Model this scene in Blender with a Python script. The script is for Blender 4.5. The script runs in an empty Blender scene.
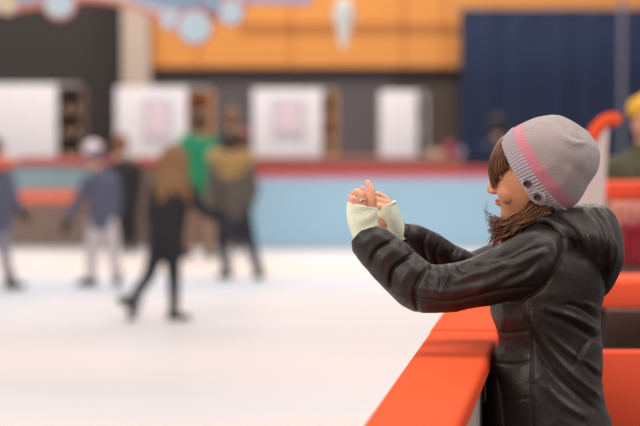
import bpy, bmesh, math, random
import numpy as np
from mathutils import Vector, Matrix, noise
random.seed(7)
S = bpy.context.scene
COL = S.collection
# ------------------------------------------------------------------ camera
F = 2400.0                       # focal length in pixels of the 640-wide frame (135 mm)
CZ = 2.0
TH = math.atan(129.0/F)
FW = Vector((0, math.cos(TH), -math.sin(TH))); UP = Vector((0, math.sin(TH), math.cos(TH))); RT = Vector((1, 0, 0))
def ray(px, py): return FW + RT*((px-320)/F) + UP*((213-py)/F)
def at(px, py, Y):
    d = ray(px, py); return Vector((0, 0, CZ)) + d*(Y/d.y)
def atz(px, py, z):
    d = ray(px, py); return Vector((0, 0, CZ)) + d*((z-CZ)/d.z)
def proj(co):                    # (N,3) -> px,py
    x = co[:, 0]; y = co[:, 1]; z = co[:, 2]-CZ
    f = y*FW.y + z*FW.z; u = y*UP.y + z*UP.z
    return 320+F*x/f, 213-F*u/f
cam = bpy.data.cameras.new('camera'); co_ = bpy.data.objects.new('camera', cam); COL.objects.link(co_)
co_.location = (0, 0, CZ); co_.rotation_euler = (math.pi/2-TH, 0, 0)
cam.sensor_width = 36; cam.lens = 135; cam.clip_end = 200; cam.clip_start = .1
cam.dof.use_dof = True; cam.dof.focus_distance = 5.82; cam.dof.aperture_fstop = 2.75
S.camera = co_
vs = S.view_settings; vs.view_transform = 'Standard'; vs.look = 'None'; vs.gamma = 1; vs.use_curve_mapping = False
vs.exposure = 0.0

# ------------------------------------------------------------------ materials
def lin(c):
    return tuple(((v/255)/12.92 if v/255 <= .04045 else ((v/255+.055)/1.055)**2.4) for v in c)
def mat(name, rgb, rough=.6, bump=0, bscale=40, var=0, vscale=8, metal=0, sheen=0, spec=.5, detail=3, sss=0):
    m = bpy.data.materials.new(name); m.use_nodes = True; nt = m.node_tree; b = nt.nodes['Principled BSDF']
    c = lin(rgb)+(1,)
    b.inputs['Base Color'].default_value = c; b.inputs['Roughness'].default_value = rough
    b.inputs['Metallic'].default_value = metal; b.inputs['Specular IOR Level'].default_value = spec
    if sheen: b.inputs['Sheen Weight'].default_value = sheen
    if sss:
        b.inputs['Subsurface Weight'].default_value = sss; b.inputs['Subsurface Radius'].default_value = (.012, .005, .003)
        b.inputs['Subsurface Scale'].default_value = 1
    tc = nt.nodes.new('ShaderNodeTexCoord')
    n2 = nt.nodes.new('ShaderNodeTexNoise'); n2.inputs['Scale'].default_value = vscale; n2.inputs['Detail'].default_value = detail
    nt.links.new(tc.outputs['Object'], n2.inputs['Vector'])
    mx = nt.nodes.new('ShaderNodeMix'); mx.data_type = 'RGBA'
    v = max(var, .03)
    mx.inputs[6].default_value = tuple(k*(1-v) for k in c[:3])+(1,); mx.inputs[7].default_value = tuple(min(1, k*(1+v)) for k in c[:3])+(1,)
    nt.links.new(n2.outputs['Fac'], mx.inputs[0]); nt.links.new(mx.outputs[2], b.inputs['Base Color'])
    if bump:
        n = nt.nodes.new('ShaderNodeTexNoise'); n.inputs['Scale'].default_value = bscale; n.inputs['Detail'].default_value = 3
        nt.links.new(tc.outputs['Object'], n.inputs['Vector'])
        bp = nt.nodes.new('ShaderNodeBump'); bp.inputs['Strength'].default_value = bump; bp.inputs['Distance'].default_value = .01
        nt.links.new(n.outputs['Fac'], bp.inputs['Height']); nt.links.new(bp.outputs['Normal'], b.inputs['Normal'])
    return m
M = {}
M['jacket'] = mat('black_nylon', (37, 27, 25), .50, .3, 34, .10, 10, spec=.42)
M['hoodm'] = mat('black_nylon_hood', (38, 28, 26), .50, .3, 30, .10, 10, spec=.45)
M['skin'] = mat('skin', (206, 140, 102), .52, .08, 90, .05, 12, sss=.12)
M['handskin'] = mat('hand_skin', (232, 170, 138), .5, .08, 90, .08, 30, sss=.12)
M['lips'] = mat('lips', (186, 112, 90), .4)
M['pale_skin'] = mat('pale_skin', (225, 165, 135), .55)
M['nail'] = mat('nail', (240, 190, 170), .25)
M['hatgrey'] = mat('heather_knit_grey', (166, 150, 147), .9, .5, 420, .24, 260, sheen=.3, detail=5)
M['hatrib'] = mat('ribbed_knit_grey', (176, 164, 168), .9, .4, 420, .15, 260, sheen=.3)
M['hatpink'] = mat('knit_pink', (204, 126, 138), .9, .5, 420, .14, 260, sheen=.3)
M['tab'] = mat('knit_tab_light', (206, 194, 200), .9, .4, 420, .1, 260, sheen=.3)
M['glove'] = mat('knit_mint_cream', (234, 238, 212), .92, .5, 300, .06, 60, sheen=.3)
M['hair1'] = mat('hair_dark_brown', (72, 42, 26), .42, 0, 40, .2, 60)
M['hair2'] = mat('hair_brown', (104, 64, 38), .4, 0, 40, .2, 60)
M['hair3'] = mat('hair_light_brown', (150, 98, 62), .4, 0, 40, .2, 60)
M['button'] = mat('button_dark', (74, 58, 66), .35)
M['steel'] = mat('steel', (190, 190, 195), .25, metal=1)
M['white'] = mat('white_eye', (235, 230, 225), .2)
M['black'] = mat('black', (24, 22, 24), .5)
M['denim'] = mat('dark_denim', (40, 44, 60), .8, .3, 200)
M['boot'] = mat('boot_black', (30, 27, 27), .45)
M['rail'] = mat('orange_red_rail', (228, 84, 46), .85, .03, 60, .04, 6, spec=.06)
M['railjoint'] = mat('rail_joint_dark', (120, 40, 28), .6)
M['panel'] = mat('barrier_panel_beige', (186, 168, 158), .6, .15, 120, .1, 8)
M['blue'] = mat('board_blue', (158, 194, 216), .4, 0, 10, .03, 1)
M['redcap'] = mat('board_cap_red', (176, 62, 58), .45)
M['pinkline'] = mat('board_pink_line', (214, 140, 160), .45)
M['teal'] = mat('board_teal', (126, 152, 160), .4, 0, 10, .08, 2)
M['orangestripe'] = mat('board_orange_stripe', (222, 112, 86), .45)
M['brown'] = mat('board_brown', (122, 100, 90), .55, 0, 10, .1, 2)
M['kick'] = mat('board_kick', (196, 190, 186), .5)
M['wallgrey'] = mat('wall_grey', (98, 90, 92), .85, 0, 10, .08, 1)
M['walldark'] = mat('wall_dark', (62, 54, 53), .85, 0, 10, .10, 1)
M['wallbrown'] = mat('wall_brown', (84, 70, 64), .85, 0, 10, .10, 1)
M['column'] = mat('column_beige', (196, 176, 160), .8)
M['wood'] = mat('wood_orange', (229, 150, 70), .55, 0, 10, .07, 1.2)
M['wooddark'] = mat('wood_groove', (190, 116, 54), .6)
M['curtain'] = mat('navy_cloth', (17, 36, 70), .85, 0, 10, .12, 3, sheen=.2)
M['pole'] = mat('grey_pole', (120, 116, 130), .5)
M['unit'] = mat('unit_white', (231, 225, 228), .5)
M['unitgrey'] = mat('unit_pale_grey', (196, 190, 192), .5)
M['shelfwood'] = mat('shelf_wood', (218, 160, 106), .6)
M['shelfdark'] = mat('shelf_dark', (112, 90, 78), .7)
M['shoe'] = mat('shoe_tan', (186, 150, 124), .6)
M['posterpink'] = mat('poster_pink', (236, 216, 222), .5)
M['posterviolet'] = mat('poster_violet', (208, 201, 214), .5)
M['counter'] = mat('counter_red_brown', (150, 92, 78), .5)
M['tan'] = mat('tan_card', (206, 168, 142), .6)
M['crimson'] = mat('crimson', (160, 38, 52), .8, .2, 60, .1)
M['lavender'] = mat('lavender', (176, 170, 206), .7)
M['pinkred'] = mat('pink_red', (176, 84, 100), .6)
M['concrete'] = mat('concrete', (120, 112, 108), .8)
M['rubber'] = mat('rubber_floor', (70, 62, 60), .85, .3, 80)
M['bigred'] = mat('orange_red_panel', (232, 88, 58), .8, 0, 20, .04, 2, spec=.1)
M['dimgrey'] = mat('dim_grey', (132, 117, 108), .7)
M['palepost'] = mat('pale_post', (208, 188, 184), .55)
M['bannerpale'] = mat('banner_pale', (206, 208, 218), .6, 0, 10, .06, 2)
M['bannerblue'] = mat('banner_blue', (140, 168, 196), .6)
M['bannerred'] = mat('banner_red', (208, 122, 100), .6)
M['disc'] = mat('disc_pale_blue', (190, 208, 220), .6)
M['bannerpink'] = mat('banner_pink', (214, 166, 178), .6)
M['bannercream'] = mat('banner_cream', (208, 196, 160), .6)
M['ornament'] = mat('ornament_white', (232, 232, 226), .4)
M['ornpink'] = mat('ornament_pink', (240, 200, 180), .4)
M['olive'] = mat('olive_coat', (96, 86, 78), .85, .3, 60, .12)
M['mustard'] = mat('mustard_fur', (176, 140, 84), .95, .6, 90, .2, 30, sheen=.4)
M['coatblack'] = mat('coat_black', (31, 29, 33), .8, .3, 60)
M['leggings'] = mat('leggings', (36, 38, 50), .8)
M['purplegrey'] = mat('purple_grey_jacket', (88, 90, 110), .75, .3, 60, .1)
M['cream'] = mat('cream_trousers', (206, 194, 196), .85, .2, 60)
M['helmet'] = mat('helmet_white_pink', (232, 212, 220), .45)
M['blueband'] = mat('blue_band', (68, 92, 146), .7)
M['green'] = mat('green_shirt', (8, 126, 86), .75, .2, 60)
M['tantrouser'] = mat('tan_trousers', (140, 112, 96), .8)
M['orangehair'] = mat('orange_brown_hair', (122, 78, 50), .6, 0, 40, .2, 60)
M['longhair'] = mat('golden_brown_hair', (136, 98, 62), .5, .5, 60, .25, 20)
M['orangescarf'] = mat('orange_scarf', (214, 100, 60), .8)
M['greytrouser'] = mat('grey_trousers', (140, 134, 144), .8)
M['yellow'] = mat('yellow_knit', (232, 172, 52), .9)
M['oliveplaid'] = mat('olive_brown_coat', (88, 84, 62), .9, .4, 60, .3, 20)
M['navycoat'] = mat('navy_coat', (30, 38, 62), .8)
M['pinkhat'] = mat('rosy_hat', (176, 92, 96), .9)
M['pinkcloth'] = mat('pink_cloth', (226, 150, 136), .9, .3, 40, .12, 12)

# ice: pale, polished; faint warm and bluish reflections painted in as noise tint
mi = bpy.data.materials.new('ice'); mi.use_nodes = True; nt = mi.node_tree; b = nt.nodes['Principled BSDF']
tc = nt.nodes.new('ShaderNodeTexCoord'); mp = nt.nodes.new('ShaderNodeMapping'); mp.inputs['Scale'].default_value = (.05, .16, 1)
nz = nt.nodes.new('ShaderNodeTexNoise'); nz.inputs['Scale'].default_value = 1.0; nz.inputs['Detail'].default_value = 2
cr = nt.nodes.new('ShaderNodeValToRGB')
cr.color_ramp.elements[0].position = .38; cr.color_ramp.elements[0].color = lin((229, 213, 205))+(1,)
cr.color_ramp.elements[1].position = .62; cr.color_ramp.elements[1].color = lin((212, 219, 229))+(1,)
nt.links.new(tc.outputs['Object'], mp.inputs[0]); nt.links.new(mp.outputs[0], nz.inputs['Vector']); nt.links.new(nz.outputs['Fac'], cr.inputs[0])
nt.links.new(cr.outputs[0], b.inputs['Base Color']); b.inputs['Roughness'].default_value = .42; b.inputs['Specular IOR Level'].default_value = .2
n3 = nt.nodes.new('ShaderNodeTexNoise'); n3.inputs['Scale'].default_value = 6; nt.links.new(tc.outputs['Object'], n3.inputs['Vector'])
bp = nt.nodes.new('ShaderNodeBump'); bp.inputs['Strength'].default_value = .06; bp.inputs['Distance'].default_value = .02
nt.links.new(n3.outputs['Fac'], bp.inputs['Height']); nt.links.new(bp.outputs['Normal'], b.inputs['Normal'])
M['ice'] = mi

# ------------------------------------------------------------------ mesh helpers
def link(name, me, m=None, parent=None, smooth=False):
    o = bpy.data.objects.new(name, me); COL.objects.link(o)
    if m is not None:
        for k in (m if isinstance(m, (list, tuple)) else [m]): me.materials.append(M[k] if isinstance(k, str) else k)
    if parent is not None:
        o.parent = parent; o.matrix_parent_inverse = Matrix.Translation(parent.location).inverted()
        if parent.parent is not None: o.matrix_parent_inverse = Matrix.Identity(4)
        if parent.type == 'MESH': o.matrix_parent_inverse = Matrix.Identity(4)
    if smooth: me.polygons.foreach_set('use_smooth', [True]*len(me.polygons))
    return o
def obj(name, bm, m, parent=None, smooth=False, recalc=True):
    if recalc: bmesh.ops.recalc_face_normals(bm, faces=bm.faces[:])
    me = bpy.data.meshes.new(name); bm.to_mesh(me); bm.free()
    return link(name, me, m, parent, smooth)
def tag(o, label, cat=None, group=None, kind=None):
    if label: o['label'] = label
    if cat: o['category'] = cat
    if group: o['group'] = group
    if kind: o['kind'] = kind
    return o
def empty(name, loc, label, cat, group=None):
    o = bpy.data.objects.new(name, None); COL.objects.link(o); o.location = loc; o.empty_display_size = .1
    return tag(o, label, cat, group)
def box(bm, x0, x1, y0, y1, z0, z1, bev=0, mi=0):
    vs_ = [bm.verts.new((x, y, z)) for x in (x0, x1) for y in (y0, y1) for z in (z0, z1)]
    fs = [bm.faces.new([vs_[i] for i in q]) for q in ((0, 1, 3, 2), (4, 6, 7, 5), (0, 4, 5, 1), (2, 3, 7, 6), (0, 2, 6, 4), (1, 5, 7, 3))]
    for f in fs: f.material_index = mi
    if bev:
        ed = list({e for f in fs for e in f.edges})
        bmesh.ops.bevel(bm, geom=ed, offset=bev, segments=3, profile=.5, affect='EDGES')
    return vs_
def boxo(name, x0, x1, y0, y1, z0, z1, m, parent=None, bev=0):
    bm = bmesh.new(); box(bm, x0, x1, y0, y1, z0, z1, bev); return obj(name, bm, m, parent, bev > 0)
def loft(bm, rings, close=True, cap=True, mi=0):
    R = [[bm.verts.new(p) for p in r] for r in rings]; n = len(R[0])
    for a, c in zip(R, R[1:]):
        for i in range(n if close else n-1):
            f = bm.faces.new((a[i], a[(i+1) % n], c[(i+1) % n], c[i])); f.material_index = mi
    if cap:
        bm.faces.new(R[0][::-1]); bm.faces.new(R[-1])
    return R
def frame_of(t):
    t = t.normalized(); a = Vector((0, 0, 1)) if abs(t.z) < .9 else Vector((1, 0, 0))
    u = t.cross(a).normalized(); return u, t.cross(u).normalized()
def capsule(bm, p0, p1, r0, r1, n=14, k=4):
    p0 = Vector(p0); p1 = Vector(p1); d = p1-p0
    if d.length < 1e-6: d = Vector((0, 0, 1e-5)); p1 = p0+d
    t = d.normalized(); u, v = frame_of(t); rings = []
    for i in range(1, k+1):
        a = math.pi/2*(i/k); rr = r0*math.sin(a); c = p0-t*(r0*math.cos(a))
        rings.append([c+(u*math.cos(2*math.pi*j/n)+v*math.sin(2*math.pi*j/n))*rr for j in range(n)])
    for i in range(k, 0, -1):
        a = math.pi/2*(i/k); rr = r1*math.sin(a); c = p1+t*(r1*math.cos(a))
        rings.append([c+(u*math.cos(2*math.pi*j/n)+v*math.sin(2*math.pi*j/n))*rr for j in range(n)])
    loft(bm, rings)
def chain(bm, pts, rs, n=14):
    for a, c, r, q in zip(pts, pts[1:], rs, rs[1:]): capsule(bm, a, c, r, q, n)
def ellip(bm, c, r, rot=None, n=20):
    mtx = Matrix.Translation(Vector(c)) @ (rot.to_4x4() if rot else Matrix.Identity(4)) @ Matrix.Diagonal((r[0], r[1], r[2], 1))
    bmesh.ops.create_uvsphere(bm, u_segments=n, v_segments=n//2+2, radius=1, matrix=mtx)
def catmull(P, sub):
    P = [np.array(p, float) for p in P]; Q = [2*P[0]-P[1]]+P+[2*P[-1]-P[-2]]; out = []
    for i in range(1, len(Q)-2):
        for s in range(sub):
            t = s/sub; a, c, d, e = Q[i-1], Q[i], Q[i+1], Q[i+2]
            out.append(.5*((2*c)+(-a+d)*t+(2*a-5*c+4*d-e)*t*t+(-a+3*c-3*d+e)*t**3))
    out.append(P[-1]); return out
def tube(bm, P4, n=20, sub=5, cap=True, mi=0):
    """P4: (x,y,z,r) control points"""
    Q = catmull(P4, sub) if sub > 1 else [np.array(p) for p in P4]
    C = [Vector(q[:3]) for q in Q]; rings = []; u = None
    for i, c in enumerate(C):
        t = (C[min(i+1, len(C)-1)]-C[max(i-1, 0)]).normalized()
        if u is None: u, _ = frame_of(t)
        u = (u-t*u.dot(t)).normalized(); v = t.cross(u); r = float(Q[i][3])
        rings.append([c+(u*math.cos(2*math.pi*j/n)+v*math.sin(2*math.pi*j/n))*r for j in range(n)])
    return loft(bm, rings, cap=cap, mi=mi)
def remesh(name, bm, voxel, smooth=2, factor=.5):
    bmesh.ops.recalc_face_normals(bm, faces=bm.faces[:])
    me = bpy.data.meshes.new('tmp'); bm.to_mesh(me); bm.free()
    o = bpy.data.objects.new('tmp', me); COL.objects.link(o)
    r = o.modifiers.new('r', 'REMESH'); r.mode = 'VOXEL'; r.voxel_size = voxel; r.adaptivity = 0
    s = o.modifiers.new('s', 'SMOOTH'); s.iterations = smooth; s.factor = factor
    dg = bpy.context.evaluated_depsgraph_get(); dg.update()
    out = bpy.data.meshes.new_from_object(o.evaluated_get(dg)); out.name = name
    bpy.data.objects.remove(o); bpy.data.meshes.remove(me)
    return out
def blob(name, fn, voxel, m, parent=None, smooth=3):
    bm = bmesh.new(); fn(bm); me = remesh(name, bm, voxel, smooth)
    me.materials.clear()
    return link(name, me, m, parent, True)
def getco(me):
    a = np.empty(len(me.vertices)*3, np.float64); me.vertices.foreach_get('co', a); return a.reshape(-1, 3)
def getno(me):
    a = np.empty(len(me.vertices)*3, np.float64); me.vertices.foreach_get('normal', a); return a.reshape(-1, 3)
def setco(me, a): me.vertices.foreach_set('co', a.reshape(-1)); me.update()
def seg_d(px, py, pts):
    best = np.full(px.shape, 1e9)
    for (ax, ay), (bx_, by_) in zip(pts, pts[1:]):
        dx, dy = bx_-ax, by_-ay; t = np.clip(((px-ax)*dx+(py-ay)*dy)/(dx*dx+dy*dy+1e-9), 0, 1)
        best = np.minimum(best, np.hypot(px-(ax+t*dx), py-(ay+t*dy)))
    return best
def smoothpts(pts, sub=6): return [tuple(q) for q in catmull(pts, sub)] if len(pts) > 2 else pts
def creases(me, lines, mask=None, fade=True):
    """press seams and raise folds into a mesh: lines = (points, height in m (neg. = groove), width in px)"""
    co = getco(me); no = getno(me); px, py = proj(co); h = np.zeros(len(co))
    for pts, amp, w in lines:
        p = smoothpts(pts); d = seg_d(px, py, p)
        g = amp*np.exp(-(d/w)**2)
        if fade:
            e = np.minimum(np.hypot(px-p[0][0], py-p[0][1]), np.hypot(px-p[-1][0], py-p[-1][1])); g = g*np.clip(.25+e/12, 0, 1)
        h += g
    w = np.clip(-no[:, 1]*2+.3, 0, 1)
    if mask is not None: w = w*mask(co)
    co = co + no*(h*w)[:, None]; setco(me, co)
def wrinkle(me, amp, freq, seed=0, stretch=(1, 1, 1)):
    co = getco(me); no = getno(me); h = np.array([noise.noise(Vector((c[0]*freq*stretch[0]+seed, c[1]*freq*stretch[1], c[2]*freq*stretch[2]))) for c in co])
    h = (1-np.abs(h)*2.4)*amp
    setco(me, co+no*h[:, None])

# ------------------------------------------------------------------ the setting
G = .20     # the walkway beside the rink stands 0.20 m above the ice
RH = 1.35   # top of the near cap rail
Lr = (atz(366.5, 426, RH), atz(445, 314, RH)); Rr = (atz(458, 426, RH), atz(498, 334, RH))
rdir = (Rr[1]-Rr[0]).normalized(); rdir.z = 0
VD = Vector(((607-320)/F, 1, 0)); VD.normalize(); VN = Vector((VD.y, -VD.x, 0))
base = Vector((Rr[0].x, Rr[0].y, 0))                    # a point under the outer edge of the rail
W = abs((Lr[0]-Rr[0]).dot(VN))+.012
def rp(s, lat, z):                                      # along the rail, sideways (+ = walkway side), height
    p = base+VD*s+VN*lat; return Vector((p.x, p.y, z))
def railbox(bm, s0, s1, l0, l1, z0, z1, bev=0, seg=3):
    v = [bm.verts.new(rp(s, l, z)) for s in (s0, s1) for l in (l0, l1) for z in (z0, z1)]
    fs = [bm.faces.new([v[i] for i in q]) for q in ((0, 1, 3, 2), (4, 6, 7, 5), (0, 4, 5, 1), (2, 3, 7, 6), (0, 2, 6, 4), (1, 5, 7, 3))]
    if bev:
        ed = list({e for f in fs for e in f.edges}); bmesh.ops.bevel(bm, geom=ed, offset=bev, segments=seg, profile=.5, affect='EDGES')
def prism(bm, pts, z0, z1):
    a = [bm.verts.new((p[0], p[1], z0)) for p in pts]; c = [bm.verts.new((p[0], p[1], z1)) for p in pts]; n = len(a)
    bm.faces.new(a[::-1]); bm.faces.new(c)
    for i in range(n): bm.faces.new((a[i], a[(i+1) % n], c[(i+1) % n], c[i]))
YB = 28.9
pA = rp(-3, -W/2, 0); pB = rp((YB-base.y)/VD.y, -W/2, 0)
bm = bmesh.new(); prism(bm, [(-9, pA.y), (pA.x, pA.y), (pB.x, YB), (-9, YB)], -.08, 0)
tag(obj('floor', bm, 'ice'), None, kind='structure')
bm = bmesh.new(); prism(bm, [(pA.x, pA.y), (6, pA.y), (6, YB), (pB.x, YB)], -.08, G)
tag(obj('floor', bm, 'rubber'), None, kind='structure')
tag(boxo('floor', -9, 8, YB, 36.2, -.08, 0, 'concrete'), None, kind='structure')
YW = 35.0
def wx(px, Y=YW): return (px-320)/F*Y*1.0
def wz(py, Y=YW): return at(320, py, Y).z
def hwall(name, x0, x1, z0, z1, m, y=YW, t=.3): return tag(boxo(name, wx(x0), wx(x1), y, y+t, z0, z1, m), None, kind='structure')
hwall('wall_far', -260, 153, 0, 6.2, 'walldark')
hwall('wall_far', 153, 393, 0, wz(68), 'wallgrey')
hwall('wall_far', 393, 850, 0, wz(68), 'wallbrown')
wd = bmesh.new()
box(wd, wx(153), wx(850), YW-.12, YW+.3, wz(68), 6.2)
wo = tag(obj('wall_far', wd, 'wood'), None, kind='structure')
bm = bmesh.new()
box(bm, wx(240), wx(460), YW-.14, YW-.121, wz(34), wz(23))
for x in (199, 290, 403, 443): box(bm, wx(x)-.012, wx(x)+.012, YW-.14, YW-.121, wz(68), 6.2)
tag(obj('trim_1', bm, 'wooddark'), None, kind='structure')
tag(boxo('trim_2', wx(153), wx(462), YW-.16, YW-.121, wz(70), wz(67), 'walldark'), None, kind='structure')
# beige column
bm = bmesh.new(); box(bm, wx(125), wx(152), YW-.5, YW, 0, 6.2, .02)
tag(obj('concrete_column', bm, 'column'), 'square beige column against the far wall between the dark and the orange wall', 'column')
# navy curtain with folds
bm = bmesh.new(); x0, x1 = wx(460, 34.4), wx(720, 34.4); n = 150; rows = []
for z in (0.02, 1.0, 2.0, wz(10, 34.4)):
    rows.append([Vector((x0+(x1-x0)*i/n, 34.4+.05*math.sin(i*.75)+.03*math.sin(i*.31+z*.3), z)) for i in range(n+1)]+
                [Vector((x0+(x1-x0)*i/n, 34.43+.05*math.sin(i*.75)+.03*math.sin(i*.31+z*.3), z)) for i in range(n, -1, -1)])
loft(bm, rows)
cu = tag(obj('curtain', bm, 'curtain', None, True), 'tall navy blue pleated curtain hanging before the far wall', 'curtain')
rod = boxo('curtain_rod', x0-.1, x1+.1, 34.38, 34.46, wz(10, 34.4), wz(10, 34.4)+.03, 'pole', cu)
bm = bmesh.new(); p = at(622, 100, 31.5); tube(bm, [(p.x, p.y, 0, .03), (p.x, p.y, 4.5, .03)], 12, 1)
tag(obj('steel_pole', bm, 'pole'), 'thin grey upright pole standing before the navy curtain', 'pole')

# ---- far dasher boards
fb = empty('rink_barrier', (0, YB+.06, 0), 'far rink boards with pale blue panels and a dark red cap rail', 'barrier')
xs = wx(246, YB); ztop = wz(169, YB)
def fboard(name, px0, px1, py0, py1, m, y0=YB, y1=YB+.1, bev=0, lab=None):
    o = boxo(name, wx(px0, YB), wx(px1, YB), y0, y1, wz(py1, YB), wz(py0, YB), m, fb, bev)
    if lab: o['label'] = lab
    return o
for a, c in ((246, 395), (395, 545), (545, 700)):
    fboard('board_panel', a+.3, c-.3, 179, 246, 'blue', lab='pale blue board panel')
fboard('pink_stripe', 246, 700, 174.5, 179, 'pinkline', YB-.005)
fboard('cap_rail', 246, 700, 167, 174.5, 'redcap', YB-.03, YB+.14, .01)
fboard('kick_plate', -130, 700, 246, 250, 'kick', YB-.01)
fboard('cap_rail', -130, 246, 160, 166, 'redcap', YB-.03, YB+.14, .01)
fboard('board_panel', -130, 100, 166, 190, 'teal', lab='grey teal panel')
fboard('board_panel', 100, 246, 166, 203, 'brown', lab='brown panel')
fboard('rail_stripe', -130, 124, 190, 203, 'orangestripe', YB-.02)
fboard('board_panel', -130, 100, 203, 246, 'brown', lab='brown lower panel')
fboard('board_panel', 100, 246, 203, 246, 'brown', lab='brown lower panel')

# ---- counter behind the boards
bm = bmesh.new(); box(bm, wx(20, 30.4), wx(462, 30.4), 30.2, 30.7, wz(166, 30.4)-.05, wz(157, 30.4), .01)
ct = tag(obj('counter', bm, 'counter', None, False), 'long red-brown counter behind the far rink boards', 'counter')
for k in range(6):
    x = wx(30+k*84, 30.4); boxo('leg', x-.04, x+.04, 30.3, 30.6, 0, wz(166, 30.4)-.05, 'walldark', ct)
zc = wz(157, 30.4)
bm = bmesh.new(); box(bm, wx(428, 30.4), wx(444, 30.4), 30.25, 30.5, zc, zc+.08, .01)
tag(obj('cardboard_box', bm, 'tan'), 'low tan box lying on the red-brown counter beside the white locker', 'box')
def cupm(name, px, m, r, h, label, y=30.55):
    bm = bmesh.new(); c = at(px, 150, y)
    tube(bm, [(c.x, y, zc, r*.8), (c.x, y, zc+h*.5, r*.95), (c.x, y, zc+h, r), (c.x, y, zc+h+.015, r*1.05)], 18, 1)
    return tag(obj(name, bm, m, None, True), label, 'tub')
cupm('tub', 450.5, 'pinkred', .07, .17, 'rosy red tub on the counter behind the low tan box')
cupm('tub', 461, 'lavender', .05, .09, 'small lavender tub at the right end of the counter')
cupm('tub', 330, 'tan', .05, .07, 'small tan tub on the counter beside the middle shelf unit', 30.45)

# ---- white skate-shelf units
def unit(name, px0, px1, py0, px2, Y, label, poster=None, dark=False, shelves=5, side='shelfwood'):
    x0, x1, x2 = wx(px0, Y), wx(px1, Y), wx(px2, Y); z1 = wz(py0, Y); D = .5
    r = empty(name, ((x0+x2)/2, Y+D/2, 0), label, 'shelf unit', 'white shelf units along the far wall')
    o = boxo('front_panel', x0, x1, Y, Y+.04, .06, z1, 'unit', r, .008); o['label'] = 'plain white panel'
    boxo('side_panel', x0, x0+.03, Y+.04, Y+D, .06, z1, 'unitgrey', r)
    boxo('back_panel', x0, x2, Y+D, Y+D+.03, .06, z1, 'shelfdark' if dark else side, r)
    boxo('plinth', x0+.02, x2-.02, Y+.05, Y+D-.02, 0, .06, 'shelfdark', r)
    if px2 > px1:
        boxo('side_panel', x2-.03, x2, Y+.04, Y+D, .06, z1, 'shelfdark' if dark else side, r)
        boxo('top_panel', x0, x2, Y+.04, Y+D+.03, z1-.03, z1, 'unitgrey', r)
        for k in range(shelves):
            z = .1+(z1-.2)*k/(shelves-1)
            s = boxo('shelf', x1-.02, x2-.03, Y+.06, Y+D, z, z+.03, side, r); s['label'] = 'open wooden shelf'
    if poster:
        a, c, d, e = poster
        p = boxo('poster', wx(a, Y), wx(c, Y), Y-.012, Y-.001, wz(e, Y), wz(d, Y), 'posterviolet', r); p['label'] = 'pale violet poster frame'
        boxo('poster_field', wx(a+5, Y), wx(c-5, Y), Y-.02, Y-.0125, wz(e-6, Y), wz(d+5, Y), 'posterpink', p)
    return r
UY = 31.6
unit('shelf_unit', -60, 57, 84, 83, UY, 'white panel unit at the left edge, with dark open shelves on its right side', None, True, 7, 'shelfdark')
unit('shelf_unit', 116, 187, 87, 212, UY, 'white shelf unit with a poster, standing between the column and the green-shirted skater', (143, 172, 98, 142))
unit('shelf_unit', 253, 322, 89, 337, UY, 'white shelf unit with a poster at the middle of the far wall', (272, 305, 98, 138), shelves=7)
unit('shelf_unit', 380, 417, 91, 427, UY, 'narrow plain white unit left of the navy curtain, without a poster', None, False, 5, 'unitgrey')
# shoes resting on the dark open shelves and in the middle unit
def shoe(px, k, n, top, Y, label, m='shoe'):
    z1 = wz(top, Y); z = .1+(z1-.2)*k/(n-1)+.031; c = wx(px, Y); bm = bmesh.new()
    ellip(bm, (c, Y+.2, z+.045), (.045, .13, .045)); ellip(bm, (c, Y+.28, z+.075), (.04, .055, .065)); box(bm, c-.04, c+.04, Y+.08, Y+.33, z, z+.02)
    return tag(obj('shoe', bm, m, None, True), label, 'shoe', 'shoes stored on the open shelves')
words = ['highest', 'second highest', 'third highest', 'fourth highest']
for j, k in enumerate((5, 4, 3, 2)):
    shoe(64.5, k, 7, 84, UY, 'left tan shoe on the %s stocked shelf of the dark open shelves' % words[j])
    shoe(75.5, k, 7, 84, UY, 'right tan shoe on the %s stocked shelf of the dark open shelves' % words[j])

# ---- hanging banner sign with discs
BY = 21.0
def bx_(px, py, y=BY): p = at(px, py, y); return p
bn = empty('hanging_sign', (bx_(100, -40).x, BY, bx_(100, -40).z), 'pale hanging sign with a wavy red edge and round pale blue discs, top left', 'sign')
def flat(name, pts, y0, y1, m, parent, lab=None):
    bm = bmesh.new(); P = [at(a, c, BY) for a, c in pts]
    A = [bm.verts.new((p.x, y0, p.z)) for p in P]; B = [bm.verts.new((p.x, y1, p.z)) for p in P]; n = len(A)
    bm.faces.new(A); bm.faces.new(B[::-1])
    for i in range(n): bm.faces.new((A[i], B[i], B[(i+1) % n], A[(i+1) % n]))
    o = obj(name, bm, m, parent)
    if lab: o['label'] = lab
    return o
low = [(-60, 11), (-10, 11), (10, 9), (40, 4), (60, 1), (85, -2), (100, -1), (125, 3), (150, 12), (165, 18), (195, 22), (225, 16), (240, 5), (255, 0), (285, 1), (312, 2)]
up = [(312, -40), (200, -75), (90, -85), (-60, -60)]
flat('sign_board', low+up, BY, BY+.04, 'bannerpale', bn, 'pale sign board')
flat('edge_trim', [(a, c+3.5) for a, c in low]+[(a, c-2) for a, c in low[::-1]], BY-.012, BY+.052, 'bannerred', bn, 'red edge')
flat('blue_patch', [(128, -4), (150, 4), (175, 10), (205, 8), (222, -2), (200, -20), (140, -20)], BY-.01, BY-.001, 'bannerblue', bn)
flat('pink_patch', [(205, 5), (225, 2), (222, -14), (200, -14)], BY-.02, BY-.0105, 'bannerpink', bn)
flat('blue_patch', [(18, 7), (48, 3), (48, -10), (18, -8)], BY-.01, BY-.001, 'bannerblue', bn)
flat('lavender_strip', [(245, 3), (312, 4), (312, -14), (250, -14)], BY-.02, BY-.0125, 'lavender', bn)
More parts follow.
